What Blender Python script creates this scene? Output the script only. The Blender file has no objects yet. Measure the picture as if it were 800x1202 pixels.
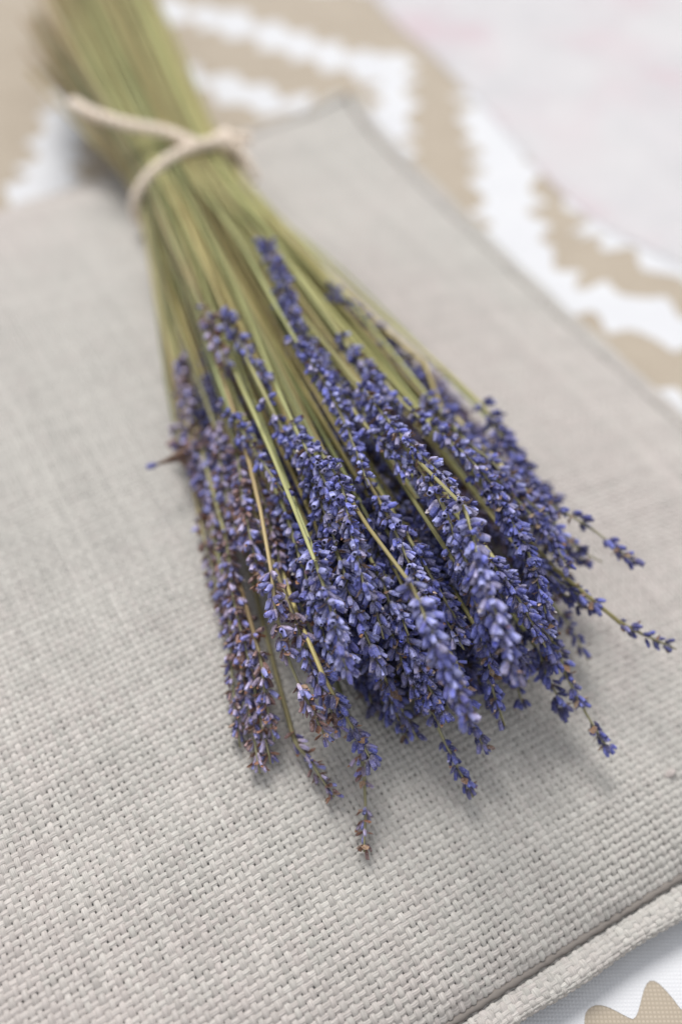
import bpy, bmesh, math, random
import numpy as np
from mathutils import Vector, Matrix, noise

rnd = random.Random(11)
nr = np.random.RandomState(5)
scn = bpy.context.scene
COL = scn.collection

# ------------------------------------------------------------------ camera
FPX, PITCH, D0 = 1200.0, math.radians(51), 0.41
FWD = np.array([0, math.cos(PITCH), -math.sin(PITCH)])
RGT = np.array([1.0, 0, 0]); UPV = np.cross(RGT, FWD)
CAM = np.array([0, 0, 0.055]) - FWD * D0
cam_d = bpy.data.cameras.new('camera'); cam = bpy.data.objects.new('camera', cam_d); COL.objects.link(cam)
cam.location = CAM; cam.rotation_euler = (math.pi/2 - PITCH, 0, 0)
cam_d.sensor_fit = 'VERTICAL'; cam_d.sensor_height = 36; cam_d.lens = FPX*36/1202
cam_d.clip_start = 0.01; cam_d.clip_end = 50
cam_d.dof.use_dof = True; cam_d.dof.focus_distance = 0.333
cam_d.dof.aperture_fstop = 2.6; cam_d.dof.aperture_blades = 9
scn.camera = cam

# ------------------------------------------------------------------ light
w = bpy.data.worlds.new('World'); scn.world = w; w.use_nodes = True
wn = w.node_tree.nodes; wl = w.node_tree.links
bg = wn['Background']; bg.inputs['Strength'].default_value = 1.0
tc = wn.new('ShaderNodeTexCoord'); sp = wn.new('ShaderNodeSeparateXYZ'); rp = wn.new('ShaderNodeValToRGB')
wl.new(tc.outputs['Generated'], sp.inputs[0]); wl.new(sp.outputs['Z'], rp.inputs[0]); wl.new(rp.outputs[0], bg.inputs['Color'])
rp.color_ramp.elements[0].position = 0.0; rp.color_ramp.elements[0].color = (0.27, 0.262, 0.26, 1)
rp.color_ramp.elements[1].position = 0.9; rp.color_ramp.elements[1].color = (0.71, 0.725, 0.755, 1)
sun_d = bpy.data.lights.new('sun', 'SUN'); sun = bpy.data.objects.new('sun', sun_d); COL.objects.link(sun)
sun_d.energy = 2.6; sun_d.angle = math.radians(24); sun_d.color = (1.0, 0.97, 0.935)
SD = Vector((-0.22, 0.62, 1.0)).normalized()          # towards the light
sun.rotation_euler = SD.to_track_quat('Z', 'Y').to_euler()
vs = scn.view_settings; vs.view_transform = 'Standard'; vs.look = 'None'; vs.exposure = 0.29; vs.gamma = 1
scn.cycles.max_bounces = 6

# ------------------------------------------------------------------ helpers
def ray(px, py):
    return FWD + RGT*(px-400)/FPX - UPV*(py-601)/FPX
def atz(px, py, z):
    d = ray(px, py); return CAM + d*((z-CAM[2])/d[2])
def link(o, parent=None):
    COL.objects.link(o)
    if parent is not None: o.parent = parent
    return o
def mesh_np(name, V, F, mat, uv=None, col=None, smooth=True):
    """V (n,3); F (m,4) or (m,3) int; uv per vertex (n,2); col per vertex (n,4)"""
    me = bpy.data.meshes.new(name)
    V = np.asarray(V, np.float32); F = np.asarray(F, np.int32); k = F.shape[1]
    me.vertices.add(len(V)); me.vertices.foreach_set('co', V.ravel())
    me.loops.add(F.size); me.loops.foreach_set('vertex_index', F.ravel())
    me.polygons.add(len(F)); me.polygons.foreach_set('loop_start', np.arange(0, F.size, k, dtype=np.int32))
    me.update(calc_edges=True)
    if smooth: me.polygons.foreach_set('use_smooth', np.ones(len(F), bool))
    if uv is not None:
        l = me.uv_layers.new(name='UVMap'); l.data.foreach_set('uv', np.asarray(uv, np.float32)[F.ravel()].ravel())
    if col is not None:
        a = me.color_attributes.new('tint', 'FLOAT_COLOR', 'POINT'); a.data.foreach_set('color', np.asarray(col, np.float32).ravel())
    me.materials.append(mat)
    return me
def empty(name, loc, label, cat):
    o = bpy.data.objects.new(name, None); o.location = loc; o.empty_display_size = 0.02; COL.objects.link(o)
    o['label'] = label; o['category'] = cat
    return o
def place(o, root):
    """parent without moving: the child's mesh is in world coordinates"""
    o.parent = root; o.location = -Vector(root.location)
def spline(P, n):
    P = np.asarray(P, float); m = len(P)
    d = np.r_[0, np.cumsum(np.linalg.norm(np.diff(P, axis=0), axis=1)**0.5)]
    T = np.zeros_like(P)
    for i in range(m):
        a, b = max(i-1, 0), min(i+1, m-1); T[i] = (P[b]-P[a])/(d[b]-d[a])
    t = np.linspace(0, d[-1], n); out = np.empty((n, 3))
    for k, x in enumerate(t):
        i = min(np.searchsorted(d, x, 'right')-1, m-2); h = d[i+1]-d[i]; s = (x-d[i])/h
        out[k] = (2*s**3-3*s*s+1)*P[i] + (s**3-2*s*s+s)*h*T[i] + (-2*s**3+3*s*s)*P[i+1] + (s**3-s*s)*h*T[i+1]
    return out
def resample(P, n):
    d = np.r_[0, np.cumsum(np.linalg.norm(np.diff(P, axis=0), axis=1))]
    t = np.linspace(0, d[-1], n)
    return np.stack([np.interp(t, d, P[:, k]) for k in range(3)], 1)
def frames(P):
    T = np.gradient(P, axis=0); T /= np.linalg.norm(T, axis=1)[:, None] + 1e-12
    a = np.array([0, 0, 1.0]) if abs(T[0][2]) < .9 else np.array([1.0, 0, 0])
    N = np.empty_like(P); n = a - T[0]*a.dot(T[0])
    for i in range(len(P)):
        n = n - T[i]*n.dot(T[i]); n /= np.linalg.norm(n); N[i] = n
    return T, N, np.cross(T, N)
def tube(P, R, sides=8, mod=None, cap=True):
    T, N, B = frames(P); n = len(P); R = np.broadcast_to(R, (n,))
    a = np.arange(sides)*2*math.pi/sides
    m = np.ones(sides) if mod is None else np.asarray(mod)
    V = P[:, None] + R[:, None, None]*m[None, :, None]*(np.cos(a)[None, :, None]*N[:, None] + np.sin(a)[None, :, None]*B[:, None])
    i = np.arange(n-1)[:, None]*sides; j = np.arange(sides)[None]; k = (j+1) % sides
    F = np.stack([i+j, i+k, i+k+sides, i+j+sides], -1).reshape(-1, 4)
    V = V.reshape(-1, 3)
    L = np.r_[0, np.cumsum(np.linalg.norm(np.diff(P, axis=0), axis=1))]
    UV = np.stack([np.repeat(L, sides), np.tile(np.arange(sides)/sides, n)], 1)
    if cap:
        V = np.vstack([V, P[0], P[-1]]); UV = np.vstack([UV, [0, .5], [L[-1], .5]])
        j = np.arange(sides); k = (j+1) % sides; c0 = n*sides; e = (n-1)*sides
        F = np.vstack([F, np.stack([k, j, np.full(sides, c0), np.full(sides, c0)], 1)[:, [0, 1, 2, 2]],
                       np.stack([e+j, e+k, np.full(sides, c0+1), np.full(sides, c0+1)], 1)[:, [0, 1, 2, 2]]])
    return V, F, UV
def quads_tris(V, F):   # drop the doubled corner of cap triangles -> triangles everywhere
    F = np.asarray(F); t = F[:, 2] == F[:, 3]
    q = F[~t]
    return np.vstack([q[:, [0, 1, 2]], q[:, [0, 2, 3]], F[t][:, :3]])

# ------------------------------------------------------------------ materials
class M:
    def __init__(s, name):
        s.m = bpy.data.materials.new(name); s.m.use_nodes = True
        s.t = s.m.node_tree; s.n = s.t.nodes; s.b = s.n['Principled BSDF']
        s.b.inputs['Roughness'].default_value = .85
        s.b.inputs['Specular IOR Level'].default_value = .25
    def node(s, typ, ins=None, **kw):
        n = s.n.new(typ)
        for k, v in kw.items(): setattr(n, k, v)
        for k, v in (ins or {}).items():
            if isinstance(v, bpy.types.NodeSocket): s.t.links.new(v, n.inputs[k])
            else: n.inputs[k].default_value = v
        return n
    def set(s, k, v):
        if isinstance(v, bpy.types.NodeSocket): s.t.links.new(v, s.b.inputs[k])
        else: s.b.inputs[k].default_value = v
    def ramp(s, fac, stops):
        r = s.node('ShaderNodeValToRGB', {0: fac}); e = r.color_ramp.elements
        while len(e) < len(stops): e.new(.5)
        for x, (p, c) in zip(e, stops): x.position = p; x.color = (*c, 1)
        return r.outputs[0]
    def mix(s, f, a, b, typ='MIX'):
        n = s.node('ShaderNodeMix', data_type='RGBA', blend_type=typ)
        for k, v in ((0, f), (6, a), (7, b)):
            if isinstance(v, bpy.types.NodeSocket): s.t.links.new(v, n.inputs[k])
            else: n.inputs[k].default_value = v if k == 0 else (*v, 1)
        return n.outputs[2]
    def noise(s, vec, scale, detail=3, rough=.5):
        return s.node('ShaderNodeTexNoise', {'Vector': vec, 'Scale': scale, 'Detail': detail, 'Roughness': rough}).outputs[0]
    def bump(s, h, strength, dist):
        n = s.node('ShaderNodeBump', {'Height': h, 'Strength': strength, 'Distance': dist}); s.set('Normal', n.outputs[0])
    def obj(s): return s.node('ShaderNodeTexCoord').outputs['Object']
    def uv(s, sx, sy):
        u = s.node('ShaderNodeTexCoord').outputs['UV']
        return s.node('ShaderNodeMapping', {'Vector': u, 'Scale': (sx, sy, 1)}).outputs[0]
    def attr(s): return s.node('ShaderNodeAttribute', attribute_name='tint').outputs['Color']

def mat_thread():
    m = M('grey_linen_yarn'); o = m.obj()
    c = m.mix(1.0, m.attr(), m.ramp(m.noise(m.uv(260, 9), 1.0, 3, .6), [(.3, (.72, .71, .70)), (.7, (1.09, 1.09, 1.09))]), 'MULTIPLY')
    m.set('Base Color', c)
    ply = m.node('ShaderNodeTexWave', {'Vector': m.uv(60, 1.0), 'Scale': 1.1, 'Distortion': 1.5, 'Detail': 1}, wave_type='BANDS', bands_direction='Y').outputs[1]
    h = m.node('ShaderNodeMath', {0: ply, 1: m.noise(m.uv(900, 14), 1.0, 3, .7)}, operation='ADD').outputs[0]
    m.bump(h, .42, .0003)
    m.set('Sheen Weight', .25); m.set('Sheen Roughness', .6); m.set('Roughness', .92); m.set('Specular IOR Level', .12)
    return m.m
def mat_cloth(name, base, var, weave=1500, pink=None, wcon=.9):
    m = M(name); o = m.obj()
    n = m.noise(o, 30, 4, .6)
    c = m.mix(m.ramp(n, [(.35, (0, 0, 0)), (.7, (1, 1, 1))]), base, var)
    if pink:
        p = m.ramp(m.noise(o, 11, 2, .5), [(.50, (0, 0, 0)), (.75, (1, 1, 1))])
        c = m.mix(m.node('ShaderNodeMath', {0: p, 1: .85}, operation='MULTIPLY').outputs[0], c, pink)
        p2 = m.ramp(m.noise(o, 9, 2, .5), [(.5, (0, 0, 0)), (.62, (1, 1, 1))])
        c = m.mix(m.node('ShaderNodeMath', {0: p2, 1: .5}, operation='MULTIPLY').outputs[0], c, (.72, .72, .74))
    wv1 = m.node('ShaderNodeTexWave', {'Vector': o, 'Scale': weave/4, 'Distortion': 1.0, 'Detail': 2, 'Detail Scale': .3}, bands_direction='X').outputs[1]
    wv2 = m.node('ShaderNodeTexWave', {'Vector': o, 'Scale': weave/4, 'Distortion': 1.0, 'Detail': 2, 'Detail Scale': .3}, bands_direction='Y').outputs[1]
    h = m.node('ShaderNodeMath', {0: wv1, 1: wv2}, operation='MULTIPLY').outputs[0]
    c = m.mix(wcon, c, m.ramp(h, [(.0, (.70, .68, .66)), (.5, (1.05, 1.05, 1.05))]), 'MULTIPLY')
    m.set('Base Color', c); m.bump(h, .5, .0004); m.set('Sheen Weight', .2)
    return m.m
def mat_stem():
    m = M('dried_stem'); 
    g = m.noise(m.uv(25, 6), 1.0, 4, .6)
    c = m.mix(1.0, m.attr(), m.ramp(g, [(.28, (.45, .40, .34)), (.68, (1.2, 1.17, 1.1))]), 'MULTIPLY')
    f = m.noise(m.uv(260, 3), 1.0, 2, .6)
    c = m.mix(m.ramp(f, [(.62, (0, 0, 0)), (.74, (.55, .55, .55))]), c, (.30, .22, .12))
    m.set('Base Color', c); m.set('Roughness', .62); m.set('Specular IOR Level', .35)
    m.bump(m.noise(m.uv(60, 26), 1.0, 2, .5), .6, .0003)
    m.set('Subsurface Weight', .0)
    return m.m
def mat_bud():
    m = M('lavender_calyx'); o = m.obj()
    n = m.noise(o, 900, 3, .65)
    c = m.mix(1.0, m.attr(), m.ramp(n, [(.3, (.55, .55, .60)), (.7, (1.3, 1.28, 1.28))]), 'MULTIPLY')
    dust = m.noise(o, 2600, 2, .7)
    c = m.mix(m.ramp(dust, [(.58, (0, 0, 0)), (.70, (.75, .75, .75))]), c, (.56, .55, .72))
    m.set('Base Color', c); m.set('Roughness', .72); m.set('Specular IOR Level', .3)
    m.set('Sheen Weight', .28); m.set('Sheen Roughness', .35); m.set('Sheen Tint', (.82, .84, 1.0, 1))
    m.bump(m.noise(o, 2300, 3, .7), .7, .0004)
    return m.m
def mat_twine():
    m = M('cream_cotton_cord')
    wv = m.node('ShaderNodeTexWave', {'Vector': m.uv(330, 1.0), 'Scale': .32, 'Distortion': 2.5, 'Detail': 2}, bands_direction='DIAGONAL').outputs[1]
    fz = m.noise(m.uv(2500, 12), 1.0, 3, .6)
    c = m.ramp(wv, [(.0, (.72, .60, .49)), (.5, (.86, .73, .60)), (1, (.88, .77, .65))])
    m.set('Base Color', m.mix(1.0, c, m.ramp(fz, [(.3, (.85, .85, .85)), (.7, (1.05, 1.05, 1.05))]), 'MULTIPLY'))
    m.bump(wv, .6, .0006); m.set('Sheen Weight', .4)
    return m.m
MT, MS, MB_, MW = mat_thread(), mat_stem(), mat_bud(), mat_twine()
MTAUPE = mat_cloth('taupe_linen', (.45, .39, .315), (.41, .352, .28), 900, wcon=.6)
MWHITE = mat_cloth('white_print', (.655, .665, .69), (.62, .63, .66), 1000, wcon=.2)
MPALE = mat_cloth('pale_floral_cotton', (.70, .69, .72), (.63, .63, .66), 2600, pink=(.66, .50, .56))
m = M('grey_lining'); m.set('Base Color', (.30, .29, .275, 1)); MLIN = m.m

# ------------------------------------------------------------------ the tablecloth and its zigzag print (the ground of the picture)
N = 90
xs = np.linspace(-1.1, 1.1, N); ys = np.linspace(-.6, 2.2, N)
X, Y = np.meshgrid(xs, ys); Z = np.zeros_like(X)
idx = np.arange(N*N).reshape(N, N)
F = np.stack([idx[:-1, :-1], idx[:-1, 1:], idx[1:, 1:], idx[1:, :-1]], -1).reshape(-1, 4)
cloth = bpy.data.objects.new('tablecloth', mesh_np('tablecloth', np.stack([X, Y, Z], -1).reshape(-1, 3), F, MTAUPE)); link(cloth)
cloth['label'] = 'taupe linen cloth with white serrated zigzag print, spread under the grey cushion'
cloth['category'] = 'tablecloth'

def band(pts, wid, per=.029, amp=.0068, phase=0.0, world=False):
    P = np.array([p if world else atz(*p, 0)[:2] for p in pts], float)
    # gentle corner rounding
    d = np.r_[0, np.cumsum(np.linalg.norm(np.diff(P, axis=0), axis=1))]
    n = max(8, int(d[-1]/.0015)); t = np.linspace(0, d[-1], n)
    Q = np.stack([np.interp(t, d, P[:, 0]), np.interp(t, d, P[:, 1])], 1)
    k = np.ones(9)/9; Qp = np.pad(Q, ((4, 4), (0, 0)), 'edge'); Q = np.stack([np.convolve(Qp[:, i], k, 'valid') for i in (0, 1)], 1)
    T = np.gradient(Q, axis=0); T /= np.linalg.norm(T, axis=1)[:, None]; Nn = np.stack([-T[:, 1], T[:, 0]], 1)
    tri = 1-2*np.abs(np.sin(math.pi*(t/per+phase+.10*np.sin(t*61+phase*9)+.07*np.sin(t*143+phase*5))))**1.5*(.85+.25*np.sin(t*97+phase*7))
    ww = np.interp(t, d, wid) if hasattr(wid, '__len__') else np.full(n, wid)
    a = Q + Nn*(ww/2+amp*tri)[:, None]; b = Q - Nn*(ww/2+amp*np.roll(tri, int(.5*per/.0015)))[:, None]
    V = np.zeros((2*n, 3)); V[0::2, :2] = a; V[1::2, :2] = b; V[:, 2] = .00009 + band.k*.00001; band.k += 1
    i = np.arange(n-1)*2
    return V, np.stack([i, i+1, i+3, i+2], 1)
band.k = 0
bands = [
    band([(120, 2), (200, 12), (270, 26), (330, 46), (400, 70), (462, 86)], .030, phase=.2),
    band([(458, 62), (462, 110), (456, 170), (440, 260)], .026, phase=.5),
    band([(360, 128), (290, 112), (228, 92), (150, 78), (95, 90)], .026, phase=.1),
    band([(100, 95), (68, 180), (25, 270), (-40, 420)], .034, phase=.7),
    band([(300, -55), (395, -14), (470, -30), (520, -160)], .026, phase=.7),
    band([(566, 100), (592, 190), (600, 285), (608, 312)], .036, per=.027, phase=.9),
    band([(585, 288), (660, 345), (740, 368), (830, 392), (1000, 470)], .030, phase=.35),
    band([(640, 120), (688, 215), (702, 262), (705, 275)], .025, phase=.2),
    band([(696, 262), (760, 292), (830, 325), (1000, 400)], .025, phase=.8),
    band([(730, 465), (800, 492), (900, 540), (1010, 600)], .026, phase=.4),
    band([(520, 1275), (650, 1150), (735, 1130), (800, 1122), (880, 1150), (960, 1230)], [.030, .026, .025, .024, .026, .026], per=.021, amp=.0048, phase=.12),
]
for V, F in bands: link(bpy.data.objects.new('zigzag_band', mesh_np('zigzag_band', V, F, MWHITE, smooth=False)), cloth)

# the pale floral cloth lying over the far right of it
edge = [(395, -60), (455, 12), (500, 52), (556, 108), (610, 168), (660, 222), (712, 262), (770, 292), (850, 330), (1010, 398)]
E0 = np.array([atz(*p, .004) for p in edge])
nE, nD = 160, 60
Ed = resample(spline(E0, 300), nE)
perp = np.array([.80, .60, 0])
V = []
for i in range(nE):
    e = Ed[i] + np.array([1, 1, 0])*.0012*noise.noise(Vector((i*.06, 2, 0)))
    for j in range(nD):
        s = (j/(nD-1))**1.6*.9
        p = e + perp*s
        q = Vector((p[0]*7, p[1]*7, 0)); r2 = Vector((p[0]*2.6-p[1]*1.5, p[1]*5+p[0]*3, 3))
        z = .0009 + (.006*(noise.noise(r2)+.4) + .0025*noise.noise(q*2.2))*min(1, s/.12)**1.6
        V.append((p[0], p[1], max(z, .0007)))
idx = np.arange(nE*nD).reshape(nE, nD)
F = np.stack([idx[:-1, :-1], idx[1:, :-1], idx[1:, 1:], idx[:-1, 1:]], -1).reshape(-1, 4)
pc = bpy.data.objects.new('folded_cloth', mesh_np('folded_cloth', V, F, MPALE)); link(pc)
sol = pc.modifiers.new('thickness', 'SOLIDIFY'); sol.thickness = .0004; sol.offset = -1
pc['label'] = 'pale whitish cloth with faint pink blotches lying beyond the grey cushion'
pc['category'] = 'cloth'

# ------------------------------------------------------------------ the cushion
U2 = np.array([math.cos(math.radians(30)), math.sin(math.radians(30))])
V2 = np.array([math.cos(math.radians(-60)), math.sin(math.radians(-60))])
HALF = .2585; ZE = .013; HP = .043
CORNER = atz(415, 104, .016)[:2]
CEN = CORNER - .258*U2 + .258*V2 - .0135*U2 + .0095*V2
def vnoise(x, y, seed):
    """smooth value noise on arrays (unit lattice)"""
    rs = np.random.RandomState(seed); G = rs.rand(64, 64)
    xi, yi = np.floor(x).astype(int), np.floor(y).astype(int); fx, fy = x-xi, y-yi
    fx, fy = fx*fx*(3-2*fx), fy*fy*(3-2*fy)
    g = lambda a, b: G[a % 64, b % 64]
    return (g(xi, yi)*(1-fx)+g(xi+1, yi)*fx)*(1-fy) + (g(xi, yi+1)*(1-fx)+g(xi+1, yi+1)*fx)*fy - .5
def pillow(s, t):
    """s,t in -1..1 -> world points of the top panel"""
    s = np.asarray(s, float); t = np.asarray(t, float)
    c = .044
    a = s*(1 - c*np.clip(1-t*t, 0, 1)**.7); b = t*(1 - c*np.clip(1-s*s, 0, 1)**.7)
    ear = 1 + .026*np.abs(s*t)**14; a = a*ear; b = b*ear
    x = CEN[0] + HALF*(a*U2[0] + b*V2[0]); y = CEN[1] + HALF*(a*U2[1] + b*V2[1])
    fs = np.clip(1-s*s, 0, 1); ft = np.clip(1-t*t, 0, 1)
    dome = (fs*ft)**.62
    wr = (.0050*vnoise(s*3+7, t*3+7, 1) + .0014*vnoise(s*9+7, t*9+9, 2))*np.clip(fs*ft*5, 0, 1)
    rim = np.minimum(1-np.abs(s), 1-np.abs(t))*HALF
    pleat = .0011*np.sin((np.where(np.abs(s) > np.abs(t), t, s))*48+3*vnoise(s*4+5, t*4+3, 3))*np.exp(-rim/.014)*np.clip(rim/.004, 0, 1)
    z = ZE + HP*dome + wr + pleat
    return np.stack([x, y, z], -1)
# height lookup for things that lie on the cushion
gs = np.linspace(-1, 1, 121); GS, GT = np.meshgrid(gs, gs, indexing='ij'); GP = pillow(GS, GT)
def ph(x, y):
    d = np.array([x, y])-CEN; s, t = d.dot(U2)/HALF, d.dot(V2)/HALF
    if abs(s) > .985 or abs(t) > .985: return .004
    for _ in range(3):
        s2 = d.dot(U2)/HALF/(1-.044*max(1-t*t, 0)**.7); t2 = d.dot(V2)/HALF/(1-.044*max(1-s*s, 0)**.7); s, t = np.clip(s2, -1, 1), np.clip(t2, -1, 1)
    return float(pillow(s, t)[2])
def on(px, py, h):
    """the point seen at a pixel that floats h above the cushion"""
    z = .05
    for _ in range(9):
        p = atz(px, py, z); z = .5*z + .5*(ph(p[0], p[1])+h)
    p = atz(px, py, z); return p

cush = empty('cushion', (CEN[0], CEN[1], 0), 'square light grey coarse woven linen cushion with corded edge, under the lavender', 'cushion')

PITCHW = .00232
def weave(name, surf, na, nb, width=.43, thick=.00055, seed=0, tint=None, jit=.09, parent=None):
    """plain weave of na x nb yarns over surf(a,b), a,b in 0..1; each yarn is a rounded ribbon going over and under"""
    rs = np.random.RandomState(seed)
    Vs, Fs, UVs, Cs, off = [], [], [], [], 0
    prof = np.array([-1, -.42, .42, 1.0]); ph_ = np.array([-.8, .36, .36, -.8])
    for dirn in (0, 1):
        n1, n2 = (na, nb) if dirn == 0 else (nb, na)       # n1 yarns, each crossing n2
        k = 2*n2+1
        along = np.linspace(0, 1, k)
        for_i = np.arange(n1)
        base = (for_i+.5)/n1
        # lateral wander
        I, K = np.meshgrid(for_i, np.arange(k), indexing='ij')
        lat = base[:, None] + (jit*rs.randn(n1, 1)*.5 + .5*jit*vnoise(I*1.7+.3, K*.09+.5, seed+3+dirn)*2)/n1
        Wd = width*(1.0 if dirn else 1.04)*(1 + .055*rs.randn(n1, 1) + .20*vnoise(I*2.3+.1, K*.13, seed+5+dirn) + .22*vnoise(I*1.3+.6, K*.6, seed+9+dirn) + .55*np.clip(vnoise(I*1.9+.2, K*.16, seed+41+dirn)-.36, 0, 1)*2.2)
        cr = (K-1)/2.0                                      # crossing index at odd K
        par = np.cos(math.pi*(cr + I + dirn))               # +1 over, -1 under at crossing centres, 0 between
        hgt = thick*(par*(.72 if dirn else 1.08) + (-.06 if dirn else .22) + .5*vnoise(I*2.1+.2, K*.5, seed+15+dirn))
        flare = 1 + .10*par
        P = []
        for q, hq in zip(prof, ph_):
            lt = np.clip(lat + q*Wd*flare/n1, 0, 1)
            al = np.broadcast_to(along, lt.shape)
            S = surf(al, lt) if dirn == 1 else surf(lt, al)
            P.append((S, hgt + hq*thick))
        Sm = np.stack([p[0] for p in P], 2)                 # n1,k,4,3
        Hm = np.stack([p[1] for p in P], 2)
        mid = (Sm[:, :, 1]+Sm[:, :, 2])/2
        da = np.gradient(mid, axis=1); db = Sm[:, :, 3]-Sm[:, :, 0]
        nn = np.cross(da, db); nn /= np.linalg.norm(nn, axis=-1, keepdims=True)+1e-12
        if dirn == 1: nn = -nn
        if weave.flip: nn = -nn
        V = Sm + nn[:, :, None, :]*Hm[..., None]
        idx = off + np.arange(n1*k*4).reshape(n1, k, 4)
        F = np.stack([idx[:, :-1, :-1], idx[:, 1:, :-1], idx[:, 1:, 1:], idx[:, :-1, 1:]], -1)
        if (dirn == 0): F = F[..., ::-1]
        Fs.append(F.reshape(-1, 4)); Vs.append(V.reshape(-1, 3)); off += n1*k*4
        Ln = PITCHW*n2
        uv = np.empty((n1, k, 4, 2)); uv[..., 0] = (along*Ln)[None, :, None] + rs.rand(n1, 1, 1)*3; uv[..., 1] = np.array([0, .33, .67, 1])[None, None] + rs.randint(0, 50, (n1, 1, 1))
        UVs.append(uv.reshape(-1, 2))
        c = np.ones((n1, k, 4, 4)); g = 1 + .045*rs.randn(n1, 1, 1) + .14*vnoise(I*1.1+.4, K*.21, seed+25+dirn)[:, :, None] + .022*rs.randn(n1, k, 1)
        pk = np.clip(.5 + 1.6*vnoise(mid[..., 0]*9+20, mid[..., 1]*9+20, 77) + 1.0*vnoise(I*.9, K*.11, seed+29), 0, 1)[:, :, None]
        A = np.array([.515, .500, .470]); B_ = np.array([.52, .480, .458])
        for ch in range(3): c[..., ch] = g*(A[ch]*(1-pk)+B_[ch]*pk)
        Cs.append(c.reshape(-1, 4))
    me = mesh_np(name, np.vstack(Vs), np.vstack(Fs), MT, np.vstack(UVs), np.vstack(Cs))
    o = bpy.data.objects.new(name, me); COL.objects.link(o); o['kind'] = 'stuff'
    if parent: place(o, parent)
    return o
weave.flip = False
nW = int(2*HALF*.98/PITCHW)
weave('woven_yarns', lambda a, b: pillow(a*2-1, b*2-1), int(nW*1.04), int(nW*.90), seed=10, parent=cush)
# lining just below the yarns, and underside
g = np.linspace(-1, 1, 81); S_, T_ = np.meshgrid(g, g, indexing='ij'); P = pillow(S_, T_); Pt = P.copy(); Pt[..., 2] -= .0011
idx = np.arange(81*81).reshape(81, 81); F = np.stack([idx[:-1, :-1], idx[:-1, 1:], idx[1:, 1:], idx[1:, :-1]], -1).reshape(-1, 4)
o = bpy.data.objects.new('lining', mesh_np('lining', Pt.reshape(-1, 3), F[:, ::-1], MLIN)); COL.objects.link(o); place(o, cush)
Pb = P.copy(); Pb[..., 2] = ZE - .0012 - .010*np.clip(((1-S_**2)*(1-T_**2))*8, 0, 1)
mcov = mat_cloth('grey_linen_panel', (.47, .455, .43), (.44, .42, .40), 2000)
o = bpy.data.objects.new('bottom_panel', mesh_np('bottom_panel', Pb.reshape(-1, 3), F, mcov)); COL.objects.link(o); place(o, cush)

def welt(side):
    ca, sa = [(1, 0), (-1, 0), (0, 1), (0, -1)][side]
    def f(a, b):
        r = a*2-1
        if ca: e = pillow(np.full_like(r, ca), r)
        else: e = pillow(r, np.full_like(r, sa))
        out = (U2*ca + V2*sa)
        ang = math.radians(200) - b*math.radians(270)
        rr = .0056 + .0002*np.sin(r*31+side) + .0004*vnoise(r*18+30, b*0+2.5, 5+side)
        o_ = rr*1.0 + np.cos(ang)*rr
        z = np.sin(ang)*rr*.48
        tp = np.clip((1-np.abs(r))/.012, 0, 1)**.5
        return np.stack([e[..., 0]+out[0]*o_*tp, e[..., 1]+out[1]*o_*tp, ZE-.002 + z*tp], -1)
    return f
for sd in range(4):
    weave.flip = sd in (0, 3)
    weave('corded_edge', welt(sd), nW, 12, seed=50+sd*7, thick=.00042, width=.47, jit=.3, parent=cush)
    fw = welt(sd); a_, b_ = np.meshgrid(np.linspace(0, 1, 120), np.linspace(0, 1, 12), indexing='ij')
    W_ = fw(a_, b_); ctr = W_.mean(axis=1, keepdims=True); W_ = ctr + (W_-ctr)*.86
    ix = np.arange(120*12).reshape(120, 12)
    Fw = np.stack([ix[:-1, :-1], ix[1:, :-1], ix[1:, 1:], ix[:-1, 1:]], -1).reshape(-1, 4)
    o = bpy.data.objects.new('edge_core', mesh_np('edge_core', W_.reshape(-1, 3), Fw, MLIN)); COL.objects.link(o); place(o, cush)
weave.flip = False
# the seam between panel and cord: dark tube, groove shade put into its colour
m = M('seam_shade_tone'); m.set('Base Color', (.20, .18, .165, 1)); MSEAM_SHADE = m.m
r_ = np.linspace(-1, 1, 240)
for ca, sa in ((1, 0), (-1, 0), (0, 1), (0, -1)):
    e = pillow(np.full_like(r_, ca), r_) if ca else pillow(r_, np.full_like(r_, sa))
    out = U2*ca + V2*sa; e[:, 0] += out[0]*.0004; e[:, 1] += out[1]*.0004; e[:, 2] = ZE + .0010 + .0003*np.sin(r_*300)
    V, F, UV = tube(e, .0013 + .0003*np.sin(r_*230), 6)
    o = bpy.data.objects.new('seam', mesh_np('seam', V, quads_tris(V, F), MSEAM_SHADE, UV)); COL.objects.link(o); place(o, cush)

# ------------------------------------------------------------------ lavender: bud prototypes
def bud_proto(kind, seed, sides=8):
    rs = random.Random(seed)
    ts = [0, .14, .40, .72, .93, 1.0, .90]
    rr = {0: [.32, .76, 1.0, .94, .66, .48, .05],       # closed bud
          1: [.30, .66, .97, 1.0, .92, .88, .42],       # open mouth
          2: [.38, .86, 1.1, .98, .74, .62, .15],     # plump
          3: [.27, .54, .78, .82, .78, .84, .36]}[kind] # slim, dry
    V, S = [], []
    bend = rs.uniform(-.25, .25)
    for i, (t, r) in enumerate(zip(ts, rr)):
        for j in range(sides):
            a = j*2*math.pi/sides; rib = 1 + (.10 if j % 2 else -.08)*(1 if i > 0 else 0) + rs.uniform(-.04, .04)
            R = .5*r*rib
            zt = t + (rs.uniform(-.035, .05) + (.05 if j % 2 else 0) if i in (4, 5) else 0)
            V.append((R*math.cos(a)+bend*t*t*.5, R*math.sin(a), zt)); S.append((t if i < 6 else 1.4, 1 if j % 2 else 0))
    F = []
    for i in range(len(ts)-1):
        for j in range(sides):
            k = (j+1) % sides; F.append((i*sides+j, i*sides+k, (i+1)*sides+k, (i+1)*sides+j))
    return np.array(V), np.array(F), np.array(S)
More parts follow.
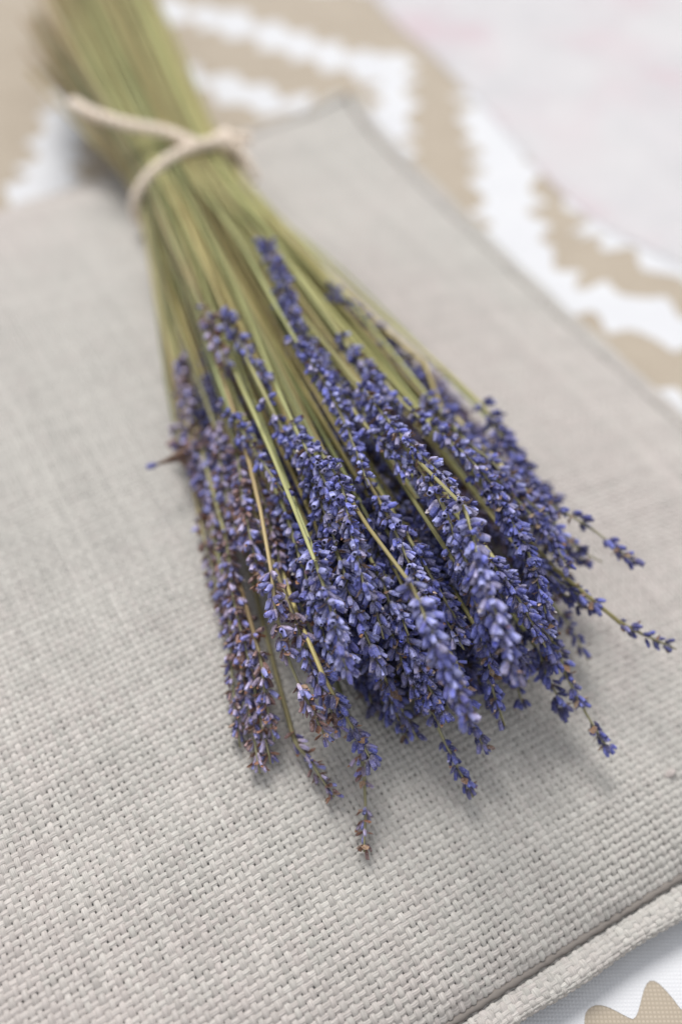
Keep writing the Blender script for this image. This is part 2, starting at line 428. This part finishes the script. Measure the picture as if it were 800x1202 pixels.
PROTO_LOW = [bud_proto(k, 10*k+i, 5) for k in (0, 1, 2, 3) for i in range(2)]      # for spikes deep inside the mound
PROTO_MID = [bud_proto(k, 10*k+i, 6) for k in (0, 1, 2, 3) for i in range(2)]
PROTO = [bud_proto(k, 10*k+i) for k in (0, 1, 2, 3) for i in range(2)]
TONES = {   # base, body, tip
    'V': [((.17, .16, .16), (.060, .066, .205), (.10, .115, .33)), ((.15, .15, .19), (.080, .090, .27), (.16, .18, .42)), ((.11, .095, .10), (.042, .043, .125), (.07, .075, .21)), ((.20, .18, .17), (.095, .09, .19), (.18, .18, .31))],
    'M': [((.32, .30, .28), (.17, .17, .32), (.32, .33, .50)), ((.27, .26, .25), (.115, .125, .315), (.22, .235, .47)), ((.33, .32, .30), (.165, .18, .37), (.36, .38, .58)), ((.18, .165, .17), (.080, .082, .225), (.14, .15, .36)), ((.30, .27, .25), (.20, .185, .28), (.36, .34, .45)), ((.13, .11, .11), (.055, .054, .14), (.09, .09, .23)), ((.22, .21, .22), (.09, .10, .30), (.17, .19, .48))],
    'P': [((.37, .31, .28), (.33, .28, .35), (.42, .39, .52)), ((.30, .23, .19), (.26, .20, .235), (.34, .29, .38)), ((.34, .29, .25), (.20, .20, .37), (.28, .30, .55)), ((.17, .10, .06), (.17, .095, .065), (.26, .17, .14)), ((.26, .20, .17), (.13, .12, .25), (.20, .20, .42))],
}
def bud_colors(S, tone, rs):
    b, m_, t_ = TONES[tone][rs.randrange(len(TONES[tone]))]
    b, m_, t_ = map(np.array, (b, m_, t_)); g = rs.uniform(.55, 1.45)
    t = np.clip(S[:, 0], 0, 1)[:, None]
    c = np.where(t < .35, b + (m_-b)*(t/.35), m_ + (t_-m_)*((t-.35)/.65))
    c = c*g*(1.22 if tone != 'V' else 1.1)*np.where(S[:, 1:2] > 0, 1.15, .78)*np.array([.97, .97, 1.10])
    c[S[:, 0] > 1.2] = np.array((.03, .02, .04))
    return np.hstack([c, np.ones((len(c), 1))])
def basis_from(d, rs):
    d = d/np.linalg.norm(d); a = np.array([rs.uniform(-1, 1), rs.uniform(-1, 1), rs.uniform(-1, 1)])
    x = np.cross(a, d); x /= np.linalg.norm(x); return np.stack([x, np.cross(d, x), d], 1)

# bract: a small papery brown leaf, and a withered corolla
def bract_geo(L, Wd, rs):
    V = np.array([(0, 0, 0), (-.5, .10, .35), (0, -.06, .4), (.5, .10, .35), (-.28, .16, .75), (0, .04, .78), (.28, .16, .75), (0, .22, 1.0)])
    V = V*np.array([Wd, L*.9, L]); V += np.array([[rs.uniform(-1, 1) for _ in range(3)] for _ in V])*L*.06
    F = np.array([(0, 2, 1, 1), (0, 3, 2, 2), (1, 2, 5, 4), (2, 3, 6, 5), (4, 5, 7, 7), (5, 6, 7, 7)])
    return V, F

# ------------------------------------------------------------------ the bunch
TIE = atz(214, 205, .056); CUT = atz(100, -40, .060)
AX = (TIE-CUT); AXL = np.linalg.norm(AX); AX /= AXL
LAT = np.cross(AX, [0, 0, 1.0]); LAT /= np.linalg.norm(LAT)      # to the picture's left/right
VER = np.cross(LAT, AX)
TA, TB = .0285, .0175                                            # half width / half height at the tie

# (spike pixels with height above the cushion, tone, fullness, [stem pixels with heights])
S = []
def sp_(pts, tone='M', full=1.0, stem=(), size=1.0, gaps=0, lo=False): S.append(dict(lo=lo, pts=pts, tone=tone, full=full, stem=list(stem), size=size, gaps=gaps))
# right-hand edge, top to bottom
sp_([(310, 284, .050), (330, 325, .055), (350, 384, .057)], 'M', 1.05)
sp_([(262, 362, .050), (282, 402, .052), (318, 450, .054)], 'M', .85)
sp_([(238, 360, .044), (250, 392, .046), (266, 430, .046)], 'P', .55)
sp_([(325, 350, .046), (360, 395, .050), (385, 430, .052)], 'M', .8)
sp_([(382, 334, .034), (412, 360, .034), (448, 392, .034)], 'V', 1.0)
sp_([(398, 394, .050), (430, 432, .053), (462, 478, .054)], 'M', 1.0)
sp_([(448, 394, .030), (486, 436, .032), (530, 484, .032)], 'V', 1.1)
sp_([(520, 484, .034), (570, 528, .036), (618, 560, .034), (655, 600, .032)], 'V', 1.0, [(440, 376, .034), (500, 428, .037)])
sp_([(585, 505, .022), (620, 560, .020), (655, 585, .018)], 'V', .9)
sp_([(596, 560, .045), (640, 590, .043), (690, 618, .040), (746, 662, .036)], 'V', .55, [(450, 430, .030), (530, 510, .036)], gaps=2)
sp_([(560, 540, .050), (600, 580, .050), (640, 625, .045), (668, 668, .042)], 'V', .7)
sp_([(540, 510, .05), (575, 540, .052), (600, 570, .05), (640, 606, .048)], 'M', .7)
sp_([(590, 620, .035), (640, 670, .034), (705, 716, .032)], 'V', 1.0)
sp_([(724, 729, .032), (755, 745, .030), (793, 762, .028)], 'V', 1.05, [(590, 600, .034), (700, 714, .033)], size=.8)
sp_([(620, 590, .025), (655, 640, .024), (690, 660, .022)], 'V', .6)
sp_([(600, 690, .040), (628, 730, .036), (655, 790, .028)], 'V', 1.0)
sp_([(640, 740, .026), (662, 788, .022), (686, 835, .018), (716, 884, .012)], 'V', .85, gaps=1)
sp_([(560, 740, .040), (575, 800, .030), (592, 852, .022)], 'V', .9)
sp_([(530, 770, .035), (548, 835, .022), (572, 885, .014)], 'V', .95)
sp_([(486, 775, .030), (512, 850, .018), (555, 936, .008)], 'V', .9, gaps=1)
sp_([(440, 770, .030), (465, 820, .018), (490, 868, .010)], 'V', .9)
# top of the heap
sp_([(424, 455, .062), (470, 510, .068), (520, 560, .070), (552, 600, .070)], 'M', 1.2)
sp_([(470, 470, .055), (520, 510, .060), (570, 560, .060), (610, 620, .055)], 'M', 1.1)
sp_([(500, 470, .045), (545, 520, .048), (590, 570, .046)], 'M', .9)
sp_([(345, 396, .062), (380, 446, .064), (410, 510, .060), (432, 570, .062)], 'M', 1.15)
sp_([(378, 430, .05), (430, 490, .058), (480, 560, .062)], 'M', 1.1)
sp_([(540, 590, .075), (562, 660, .078), (585, 730, .074), (605, 800, .066)], 'M', 1.2, [(400, 430, .046), (480, 530, .066)], size=1.08)
sp_([(500, 560, .066), (530, 620, .070), (560, 690, .068), (590, 760, .06)], 'M', 1.1)
sp_([(478, 680, .070), (505, 740, .070), (530, 800, .064), (548, 845, .058)], 'M', 1.15, [(350, 470, .040), (412, 590, .058)], size=1.08)
sp_([(446, 590, .056), (475, 650, .058), (510, 720, .056)], 'M', 1.0)
sp_([(590, 600, .055), (620, 650, .055), (640, 720, .050)], 'V', 1.0)
sp_([(560, 640, .060), (600, 690, .060), (640, 760, .052)], 'V', 1.0)
sp_([(430, 500, .058), (480, 545, .062), (520, 610, .062)], 'M', 1.0)
sp_([(312, 466, .058), (340, 520, .053), (372, 580, .055), (395, 640, .055)], 'M', 1.1)
sp_([(345, 500, .058), (370, 545, .062), (400, 600, .063), (425, 650, .062)], 'M', 1.15)
sp_([(370, 520, .060), (400, 570, .065), (415, 640, .064), (430, 700, .060)], 'M', 1.1)
sp_([(368, 655, .060), (385, 705, .060), (402, 770, .055), (412, 800, .050)], 'M', 1.0, [(270, 420, .040), (322, 540, .054)])
sp_([(378, 790, .040), (400, 830, .032), (420, 865, .026), (440, 900, .020)], 'V', 1.0, [(320, 640, .03), (358, 745, .034)])
sp_([(400, 600, .050), (430, 680, .050), (450, 750, .045)], 'M', 1.0)
sp_([(330, 590, .04), (350, 650, .042), (372, 720, .04), (392, 790, .034)], 'M', 1.0)
sp_([(240, 370, .030), (252, 405, .030), (275, 440, .030)], 'P', .45)
sp_([(265, 470, .046), (290, 515, .048), (320, 560, .050), (342, 590, .050)], 'M', .75)
# left, faded
sp_([(213, 418, .018), (216, 455, .016), (224, 505, .014)], 'P', .9)
sp_([(222, 508, .016), (242, 570, .014), (262, 640, .012)], 'P', 1.0)
sp_([(205, 500, .010), (232, 560, .010), (256, 620, .010)], 'P', .9)
sp_([(252, 500, .028), (262, 570, .026), (285, 650, .024)], 'P', 1.0)
sp_([(275, 520, .036), (285, 590, .036), (300, 660, .034), (305, 700, .032)], 'P', 1.0)
sp_([(262, 620, .022), (272, 690, .020), (285, 750, .018), (300, 800, .016)], 'P', 1.0)
sp_([(318, 668, .046), (325, 725, .042), (345, 790, .034), (384, 870, .020)], 'P', .85, [(270, 470, .04), (306, 600, .048)], gaps=1)
sp_([(300, 560, .034), (318, 620, .034), (335, 690, .032)], 'P', 1.0)
sp_([(258, 660, .014), (282, 730, .012), (305, 800, .010)], 'P', .9)
sp_([(275, 740, .012), (290, 820, .008), (305, 908, .005)], 'P', 1.0, size=.95)
sp_([(300, 750, .022), (312, 820, .016), (322, 870, .010)], 'P', .9)
sp_([(340, 850, .008), (362, 890, .006), (392, 936, .004)], 'P', .6, size=.85)
sp_([(415, 860, .012), (428, 930, .006), (427, 1000, .004)], 'P', .5, gaps=1, size=.85)
sp_([(335, 700, .036), (362, 770, .030), (400, 862, .018)], 'P', .9)
sp_([(345, 640, .036), (362, 700, .034), (378, 760, .030)], 'P', .9)
sp_([(245, 560, .010), (262, 640, .008), (272, 740, .006)], 'P', 1.0)
sp_([(266, 700, .010), (272, 790, .008), (282, 878, .004)], 'P', .8, size=.85)
sp_([(288, 750, .014), (302, 825, .010), (318, 897, .006)], 'P', .8, size=.9)
sp_([(640, 602, .030), (672, 640, .028), (706, 660, .027)], 'V', .5, gaps=1, size=.9)
sp_([(612, 600, .020), (640, 640, .018), (672, 690, .016)], 'V', .55, gaps=1)
sp_([(590, 735, .020), (600, 780, .016), (612, 826, .012)], 'V', .8, size=.9)
sp_([(450, 800, .014), (462, 840, .010), (478, 866, .006)], 'V', .7, size=.85)
sp_([(640, 700, .014), (668, 735, .012), (690, 775, .010)], 'V', .6, size=.9)
sp_([(235, 610, .006), (252, 680, .006), (262, 742, .005)], 'P', .6, size=.9)
sp_([(560, 470, .036), (590, 515, .038), (622, 552, .036)], 'V', 1.0)
sp_([(560, 560, .056), (596, 610, .056), (628, 665, .052)], 'V', 1.0)
sp_([(600, 560, .040), (632, 600, .040), (662, 640, .036)], 'M', .95)
sp_([(575, 650, .050), (612, 705, .050), (648, 752, .042)], 'M', 1.0)
sp_([(620, 655, .030), (652, 690, .030), (688, 715, .028)], 'V', .95)
sp_([(604, 640, .044), (628, 690, .042), (648, 735, .038)], 'M', 1.0)
sp_([(520, 640, .062), (556, 700, .062), (572, 770, .056)], 'V', 1.0)
sp_([(618, 745, .024), (640, 790, .020), (664, 838, .014)], 'V', .95)
# everything below them that fills the mound
random.seed(3)
def envelope(x, y):
    ax0, ay0, ax1, ay1 = 300, 420, 580, 800
    L = math.hypot(ax1-ax0, ay1-ay0); t = ((x-ax0)*(ax1-ax0)+(y-ay0)*(ay1-ay0))/L/L; d = ((x-ax0)*(ay1-ay0)-(y-ay0)*(ax1-ax0))/L
    return (.030+.038*min(max(t*1.6, 0), 1))*math.exp(-(d/135)**2)*(1 if t < .8 else max(.25, 1-(t-.8)*2.2)), d
n_fill = 124
while n_fill:
    x, y = random.uniform(250, 660), (random.uniform(560, 860) if n_fill > 40 else random.uniform(470, 680))
    e, d = envelope(x, y)
    if abs(d) > 165 or e < .008: continue
    if x > 560 and y > 790: continue
    if x < 400 and y > 840: continue
    h = e*random.random()**.8*.74
    dx, dy = x-225, y-205; L = math.hypot(dx, dy); dx, dy = dx/L, dy/L
    ln = random.uniform(130, 200)*(1 if n_fill > 40 else .75)
    tw_ = random.gauss(0, 17)
    bx, by = x-dx*ln + dy*tw_, y-dy*ln - dx*tw_
    hb = envelope(bx, by)[0]*h/max(e, .01)*.95
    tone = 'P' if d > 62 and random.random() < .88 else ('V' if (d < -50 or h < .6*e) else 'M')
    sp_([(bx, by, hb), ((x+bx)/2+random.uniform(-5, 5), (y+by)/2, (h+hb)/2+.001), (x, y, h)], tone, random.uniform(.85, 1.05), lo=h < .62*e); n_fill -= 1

for k in range(54):
    x, y = random.uniform(405, 625), random.uniform(705, 850)
    if x > 590 and y > 815 or x < 440 and y > 820: continue
    h = random.uniform(.012, .040)*(1 if y < 800 else .7)
    dx, dy = x-225, y-205; L = math.hypot(dx, dy); dx, dy = dx/L, dy/L; ln = random.uniform(130, 175)
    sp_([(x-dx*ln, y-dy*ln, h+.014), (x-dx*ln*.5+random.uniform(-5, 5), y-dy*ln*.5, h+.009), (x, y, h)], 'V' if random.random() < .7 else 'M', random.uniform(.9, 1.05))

bunch = empty('lavender_bunch', tuple(TIE-np.array([0, 0, TB])), 'bunch of dried lavender with violet blue flower spikes, lying across the grey cushion', 'lavender bunch')

# where each stem passes the tie: ordered by how it fans out, then pushed apart
for q in S:
    q['w'] = np.array([on(*p) for p in q['pts']]); q['sw'] = [on(*p) for p in q['stem']]
    v = q['w'][0]-TIE; q['ang'] = math.atan2(v.dot(LAT), v.dot(AX)); q['h'] = float(q['w'][0][2])
order = np.argsort([q['ang'] for q in S]); n = len(S)
la = np.empty(n); la[order] = np.linspace(-1, 1, n)
hv = np.empty(n); hv[np.argsort([q['h'] for q in S])] = np.linspace(-1, 1, n)
D = np.stack([la*np.sqrt(1-hv**2/2), hv*np.sqrt(1-la**2/2)], 1)
Q = D*np.array([TA, TB])
for it in range(160):
    df = Q[:, None]-Q[None]; dd = np.sqrt((df**2).sum(-1)); np.fill_diagonal(dd, 9)
    push = np.clip(.0027-dd, 0, None)/dd
    Q = Q + .25*(df*push[..., None]).sum(1)
    r = np.sqrt((Q/np.array([TA, TB])**1)**2 @ np.ones(2)); f = np.where(r > 1, 1/r, 1); Q = Q*f[:, None]

all_buds = []      # (sprig index, proto id, matrix, position, size)
def build_sprig(i, q):
    rs = random.Random(100+i)
    qx, qy = Q[i]
    tiept = TIE + LAT*qx + VER*qy
    spread = rs.uniform(1.15, 1.5)
    lf_ = max(0, qx/TA)
    lx = qx*(1.25 + .75*lf_) + rs.uniform(-.005, .005)
    cl = AXL*rs.uniform(.95-.42*lf_, 1.35-.66*lf_)
    cut = TIE - AX*cl + LAT*lx + VER*(qy*1.25 + rs.uniform(-.003, .003))
    if cut[2] < .006: cut[2] = .006
    base = q['w'][0]
    ctrl = [cut, (cut+tiept)/2 + LAT*rs.uniform(-.002, .002) + VER*rs.uniform(-.002, .002), tiept]
    if q['sw']: ctrl += list(q['sw'])
    else:
        mid = tiept + (base-tiept)*.5; mid = mid + LAT*rs.uniform(-.0045, .0045); mid[2] -= rs.uniform(.000, .005)*(1 if base[2] > TIE[2] else .3)
        ctrl.append(mid)
    ctrl.append(base)
    nst = len(ctrl)
    ctrl += list(q['w'][1:])
    P = spline(ctrl, 90)
    # arc positions
    ib = int(np.argmin(np.linalg.norm(P-base, axis=1)))
    for k in range(len(P)):
        lo = ph(P[k][0], P[k][1]) + .0016
        if P[k][2] < lo: P[k][2] = lo
    Pst = resample(P[:ib+1], 24); Psp = resample(P[ib:], 14)
    PP = np.vstack([Pst, Psp[1:]])
    r0 = rs.uniform(.0008, .00125); r1 = rs.uniform(.0006, .0008)
    Rr = np.r_[np.linspace(r0, r1, 24), np.linspace(r1*.9, .0003, 13)]
    Rr = Rr*(1 + .05*np.array([rs.uniform(-1, 1) for _ in Rr]))
    V, F, UV = tube(PP, Rr, 8, [1.12, .90]*4)
    gcol = {'V': (.46, .445, .20), 'M': (.50, .485, .24), 'P': (.43, .385, .22)}[q['tone']]
    g = rs.uniform(.5, 1.2); y = rs.uniform(-.06, .06)
    c = np.empty((len(V), 4)); c[:] = (*(np.array(gcol)*g + np.array([y, 0, 0])), 1)
    kk = np.minimum(np.arange(len(V))//8, 36)
    fade = np.clip((kk-22)/6, 0, 1)[:, None]; c[:, :3] = c[:, :3]*(1-fade) + np.array((.34, .34, .22))*fade      # paler among the flowers
    old = np.clip((6-kk)/6, 0, 1)[:, None]*rs.uniform(.4, 1); c[:, :3] = c[:, :3]*(1-old) + np.array((.33, .24, .15))*old
    UV[:, 1] += rs.randrange(99); UV[:, 0] += rs.uniform(0, 9)
    o = bpy.data.objects.new('sprig', mesh_np('sprig', V, quads_tris(V, F), MS, UV, c)); COL.objects.link(o); place(o, bunch)
    q['obj'] = o
    if q['tone'] == 'P': o['label'] = 'faded sprig with brownish grey lilac flowers'
    # whorls
    L = float(np.linalg.norm(np.diff(P[ib:], axis=0), axis=1).sum()); fine = resample(P[ib:], 160); T, Nn, Bn = frames(fine)
    s = .001; wk = 0; vs_ = rs.uniform(.82, 1.06); ex_V, ex_F, ex_C, eo = [], [], [], 0
    gaps = {int(rs.uniform(.35, .8)*L/.0055) for _ in range(q['gaps'])}
    rot0 = rs.uniform(0, 6.3)
    while s < L-.0015:
        fr = s/L; k = min(int(fr*159), 159); p, t_, n_, b_ = fine[k], T[k], Nn[k], Bn[k]
        nb = max(2, int(round(rs.uniform(8.2, 11)*q['full']*(1-.42*fr**2.2)*q['size'])))
        if wk == 0: nb = max(2, nb//2+1)
        if rs.random() < .10: nb = max(2, nb-rs.choice((3, 4, 5)))
        tilt0 = 52 - 26*fr
        for j in range(nb):
            a = rot0 + wk*math.pi/2*.9 + (j//2 % 2)*math.pi + rs.uniform(-.95, .95) + (j/nb)*1.2
            rad = n_*math.cos(a)+b_*math.sin(a)
            tl = math.radians(tilt0*rs.uniform(.5, 1.4))
            d = t_*math.cos(tl)+rad*math.sin(tl); d = d + np.array([rs.uniform(-.27, .27) for _ in range(3)])
            ln = rs.uniform(.0035, .0050)*q['size']*vs_*rs.uniform(.88, 1.06)*(1-.10*fr); wd = ln*rs.uniform(.41, .52)
            if q['tone'] == 'P': wd *= .88
            pos = p + rad*rs.uniform(.0004, .0013) + t_*rs.uniform(-.0013, .0013)
            if pos[2]+d[2]/np.linalg.norm(d)*ln < ph(pos[0], pos[1])+.0006: d[2] = abs(d[2])*.3+.12
            kd = rs.choices(range(8), [3, 3, 3, 3, 2, 2, 1.2, 1.2])[0]
            Bm = basis_from(d, rs)*np.array([wd, wd, ln])
            all_buds.append((i, kd, Bm, pos, wd, rs.randrange(1 << 30)))
            if rs.random() < (.15 if q['tone'] != 'P' else .28):          # withered corolla at the mouth
                V0, F0 = bract_geo(ln*.42, ln*.36, rs); tip = pos + d/np.linalg.norm(d)*ln*.9
                Rm = basis_from(d+rad*.4, rs); ex_V.append(V0 @ Rm.T + tip); ex_F.append(F0+eo); eo += len(V0)
                cc = rs.choice([(.38, .20, .09), (.55, .42, .32), (.62, .56, .55), (.16, .10, .14), (.36, .36, .62), (.10, .12, .6)] if q['tone'] != 'P' else [(.36, .17, .08), (.40, .22, .12), (.45, .38, .36)])
                ex_C.append(np.tile([*cc, 1], (len(V0), 1)))
        for j in range(2 if q['tone'] != 'P' else 4):                       # papery bracts
            if rs.random() < .35: continue
            a = rs.uniform(0, 6.3); rad = n_*math.cos(a)+b_*math.sin(a); tl = math.radians(rs.uniform(35, 75))
            d = t_*math.cos(tl)+rad*math.sin(tl); lb = rs.uniform(.0025, .0042)
            V0, F0 = bract_geo(lb, lb*.8, rs)
            z_ = d/np.linalg.norm(d); y_ = np.cross(z_, np.cross(t_, rad)); y_ = -t_ + z_*t_.dot(z_); y_ /= np.linalg.norm(y_); x_ = np.cross(y_, z_)
            ex_V.append(V0 @ np.stack([x_, y_, z_], 1).T + p + rad*.0006); ex_F.append(F0+eo); eo += len(V0)
            cc = rs.choice([(.26, .16, .09), (.33, .24, .15), (.20, .13, .09)]) if q['tone'] != 'P' else rs.choice([(.33, .16, .08), (.27, .14, .08), (.36, .24, .15)])
            ex_C.append(np.tile([*cc, 1], (len(V0), 1)))
        step = rs.uniform(.0041, .0054)*(1-.25*fr)
        if wk in gaps: step += rs.uniform(.005, .009)
        if wk == 0 and rs.random() < .4: step += .003
        s += step; wk += 1
    q['extra'] = (ex_V, ex_F, ex_C)
for i, q in enumerate(S): build_sprig(i, q)

# the buds one can pick out become objects of their own; the rest of each spike is one mesh
pos = np.array([b[3] + b[2][:, 2]*.5 for b in all_buds]); rel = pos-CAM
dep = rel @ FWD; px = 400+FPX*(rel @ RGT)/dep; py = 601-FPX*(rel @ UPV)/dep
cell = {}
for k in np.argsort(dep):
    if not (0 < px[k] < 800 and 0 < py[k] < 1202): continue
    key = (int(px[k]//9), int(py[k]//9))
    if key not in cell: cell[key] = k
front = sorted(cell.values(), key=lambda k: -(all_buds[k][4]/dep[k] - .004*abs(1/dep[k]-1/.333)))
single = set(front[:290])
groups = {}
for k, b in enumerate(all_buds):
    if k not in single: groups.setdefault(b[0], []).append(b)
for i, q in enumerate(S):
    Vs, Fs, Cs, off = [], [], [], 0
    for (_, kd, Bm, p, wd, sd) in groups.get(i, []):
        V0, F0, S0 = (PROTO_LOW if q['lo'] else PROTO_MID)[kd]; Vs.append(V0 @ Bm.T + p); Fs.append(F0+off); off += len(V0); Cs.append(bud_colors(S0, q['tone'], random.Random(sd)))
    ev, ef, ec = q['extra']
    F = np.vstack(Fs); T3 = np.vstack([F[:, [0, 1, 2]], F[:, [0, 2, 3]]])
    if ev:
        E_ = quads_tris(None, np.vstack(ef))+off; Vs += ev; Cs += ec; T3 = np.vstack([T3, E_])
    o = bpy.data.objects.new('flower_spike', mesh_np('flower_spike', np.vstack(Vs), T3, MB_, None, np.vstack(Cs)))
    COL.objects.link(o); o.parent = q['obj']; o['kind'] = 'stuff'
protos = {}
for k in single:
    (i, kd, Bm, p, wd, sd) = all_buds[k]; tone = S[i]['tone']; var = sd % 5
    key = (kd, tone, var)
    if key not in protos:
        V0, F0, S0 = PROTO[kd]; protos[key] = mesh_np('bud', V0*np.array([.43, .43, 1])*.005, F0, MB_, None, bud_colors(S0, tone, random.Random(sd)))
    o = bpy.data.objects.new('bud', protos[key]); COL.objects.link(o); o.parent = S[i]['obj']
    Mx = Matrix.Identity(4)
    A = Bm / np.array([.43*.005, .43*.005, .005])
    for r_ in range(3):
        for c_ in range(3): Mx[r_][c_] = A[r_, c_]
        Mx[r_][3] = p[r_]
    o.matrix_local = Mx

# the brown dried side leaf with a bud on the left
P = spline([on(238, 522, .016), on(215, 533, .017), on(196, 541, .018), on(184, 545, .018)], 16)
V, F, UV = tube(P, np.array([.0006, .0009, .0015, .0022, .0026, .0027, .0024, .0026, .0024, .002, .0016, .0012, .001, .0008, .0007, .0005])*.9, 8, [1.3, .7, .5, .7]*2)
c = np.tile([.20, .12, .07, 1], (len(V), 1)); lf = bpy.data.objects.new('dried_leaf', mesh_np('dried_leaf', V, quads_tris(V, F), MB_, UV, c)); COL.objects.link(lf); place(lf, bunch)
V0, F0, S0 = PROTO[2]; d = P[-1]-P[-4]; Bm = basis_from(d, rnd)*np.array([.0021, .0021, .0046])
o = bpy.data.objects.new('bud', mesh_np('bud', V0 @ Bm.T + P[-1] - d*.2, F0, MB_, None, bud_colors(S0, 'M', rnd))); COL.objects.link(o); o.parent = lf

# a thick slub standing out of the weave at the right
sp0 = on(786, 908, .0008); nV = []
P = np.array([sp0 + np.array([U2[0], U2[1], 0])*k*.0008 + np.array([0, 0, .0004*math.sin(k*1.1)]) for k in range(-3, 4)])
V, F, UV = tube(P, np.array([.0003, .0008, .0013, .0015, .0012, .0008, .0003]), 8)
o = bpy.data.objects.new('slub', mesh_np('slub', V, quads_tris(V, F), MT, UV, np.tile([.52, .47, .45, 1], (len(V), 1)))); COL.objects.link(o); place(o, cush)

# ------------------------------------------------------------------ the cord round the bunch
tw = empty('twine', tuple(TIE + VER*(TB+.002)), 'thick cream cord looped and knotted round the stems, one loose end across them', 'twine')
CR = .0030
def ell(phi, off=0, ext=.0028, ax=0.0):
    return TIE + AX*ax + LAT*(TA+ext)*math.cos(phi) + VER*(TB+ext)*math.sin(phi)
# LAT sign: find which side is picture right
right = 1 if LAT.dot(RGT) > 0 else -1
loop = []
for k in range(29):
    f = k/28; phi = math.radians(58 - 352*f) if right > 0 else math.radians(140 - 355*f)
    sh = .012*math.sin(math.pi*f)                           # the loop slants across the bunch
    c = math.cos(phi)*right
    ax = .012 + .012*(-c)                                   # left side sits further down the stems
    loop.append(ell(phi, ext=.0032+.0006*math.sin(f*9), ax=ax))
def cord(name, pts, n, r=CR, fray=False):
    P = resample(spline(pts, 200), n); R = np.full(n, r); R[-1] *= .75; R[0] *= .75
    V, F, UV = tube(P, R, 12)
    me = mesh_np(name, V, quads_tris(V, F), MW, UV); o = bpy.data.objects.new(name, me); COL.objects.link(o); place(o, tw); return o
cord('loop', loop, 120)
K = loop[0] + VER*.002
surf = lambda px, py, z: atz(px, py, z)
kz = float(K[2])
cord('loose_end', [K - AX*.002 + LAT*right*.004 - VER*.002, K + VER*.004, surf(236, 170, kz+.006), surf(196, 155, kz+.009), surf(150, 146, kz+.010), surf(112, 134, kz+.010), surf(84, 119, kz+.009)], 70)
cord('tail', [K + VER*.001, K - LAT*right*(-.005) + AX*.004, K + LAT*right*.009 + AX*.012 - VER*.006, K + LAT*right*.011 + AX*.019 - VER*.014], 30, CR*.85)
cord('short_end', [K - LAT*right*.006 + AX*.001, K + VER*.003, K + LAT*right*.007 - AX*.001 + VER*.001, K + LAT*right*.015 - AX*.002 - VER*.002], 30)
# knot: a small tight overhand turn
kp = []
for k in range(22):
    a = k/21*2*math.pi*1.25
    kp.append(K + AX*.0052*math.cos(a) + VER*(.0015+.0035*math.sin(a)) + LAT*right*(.003*math.sin(a*.5)-.001))
cord('knot', kp, 60, CR*.9)
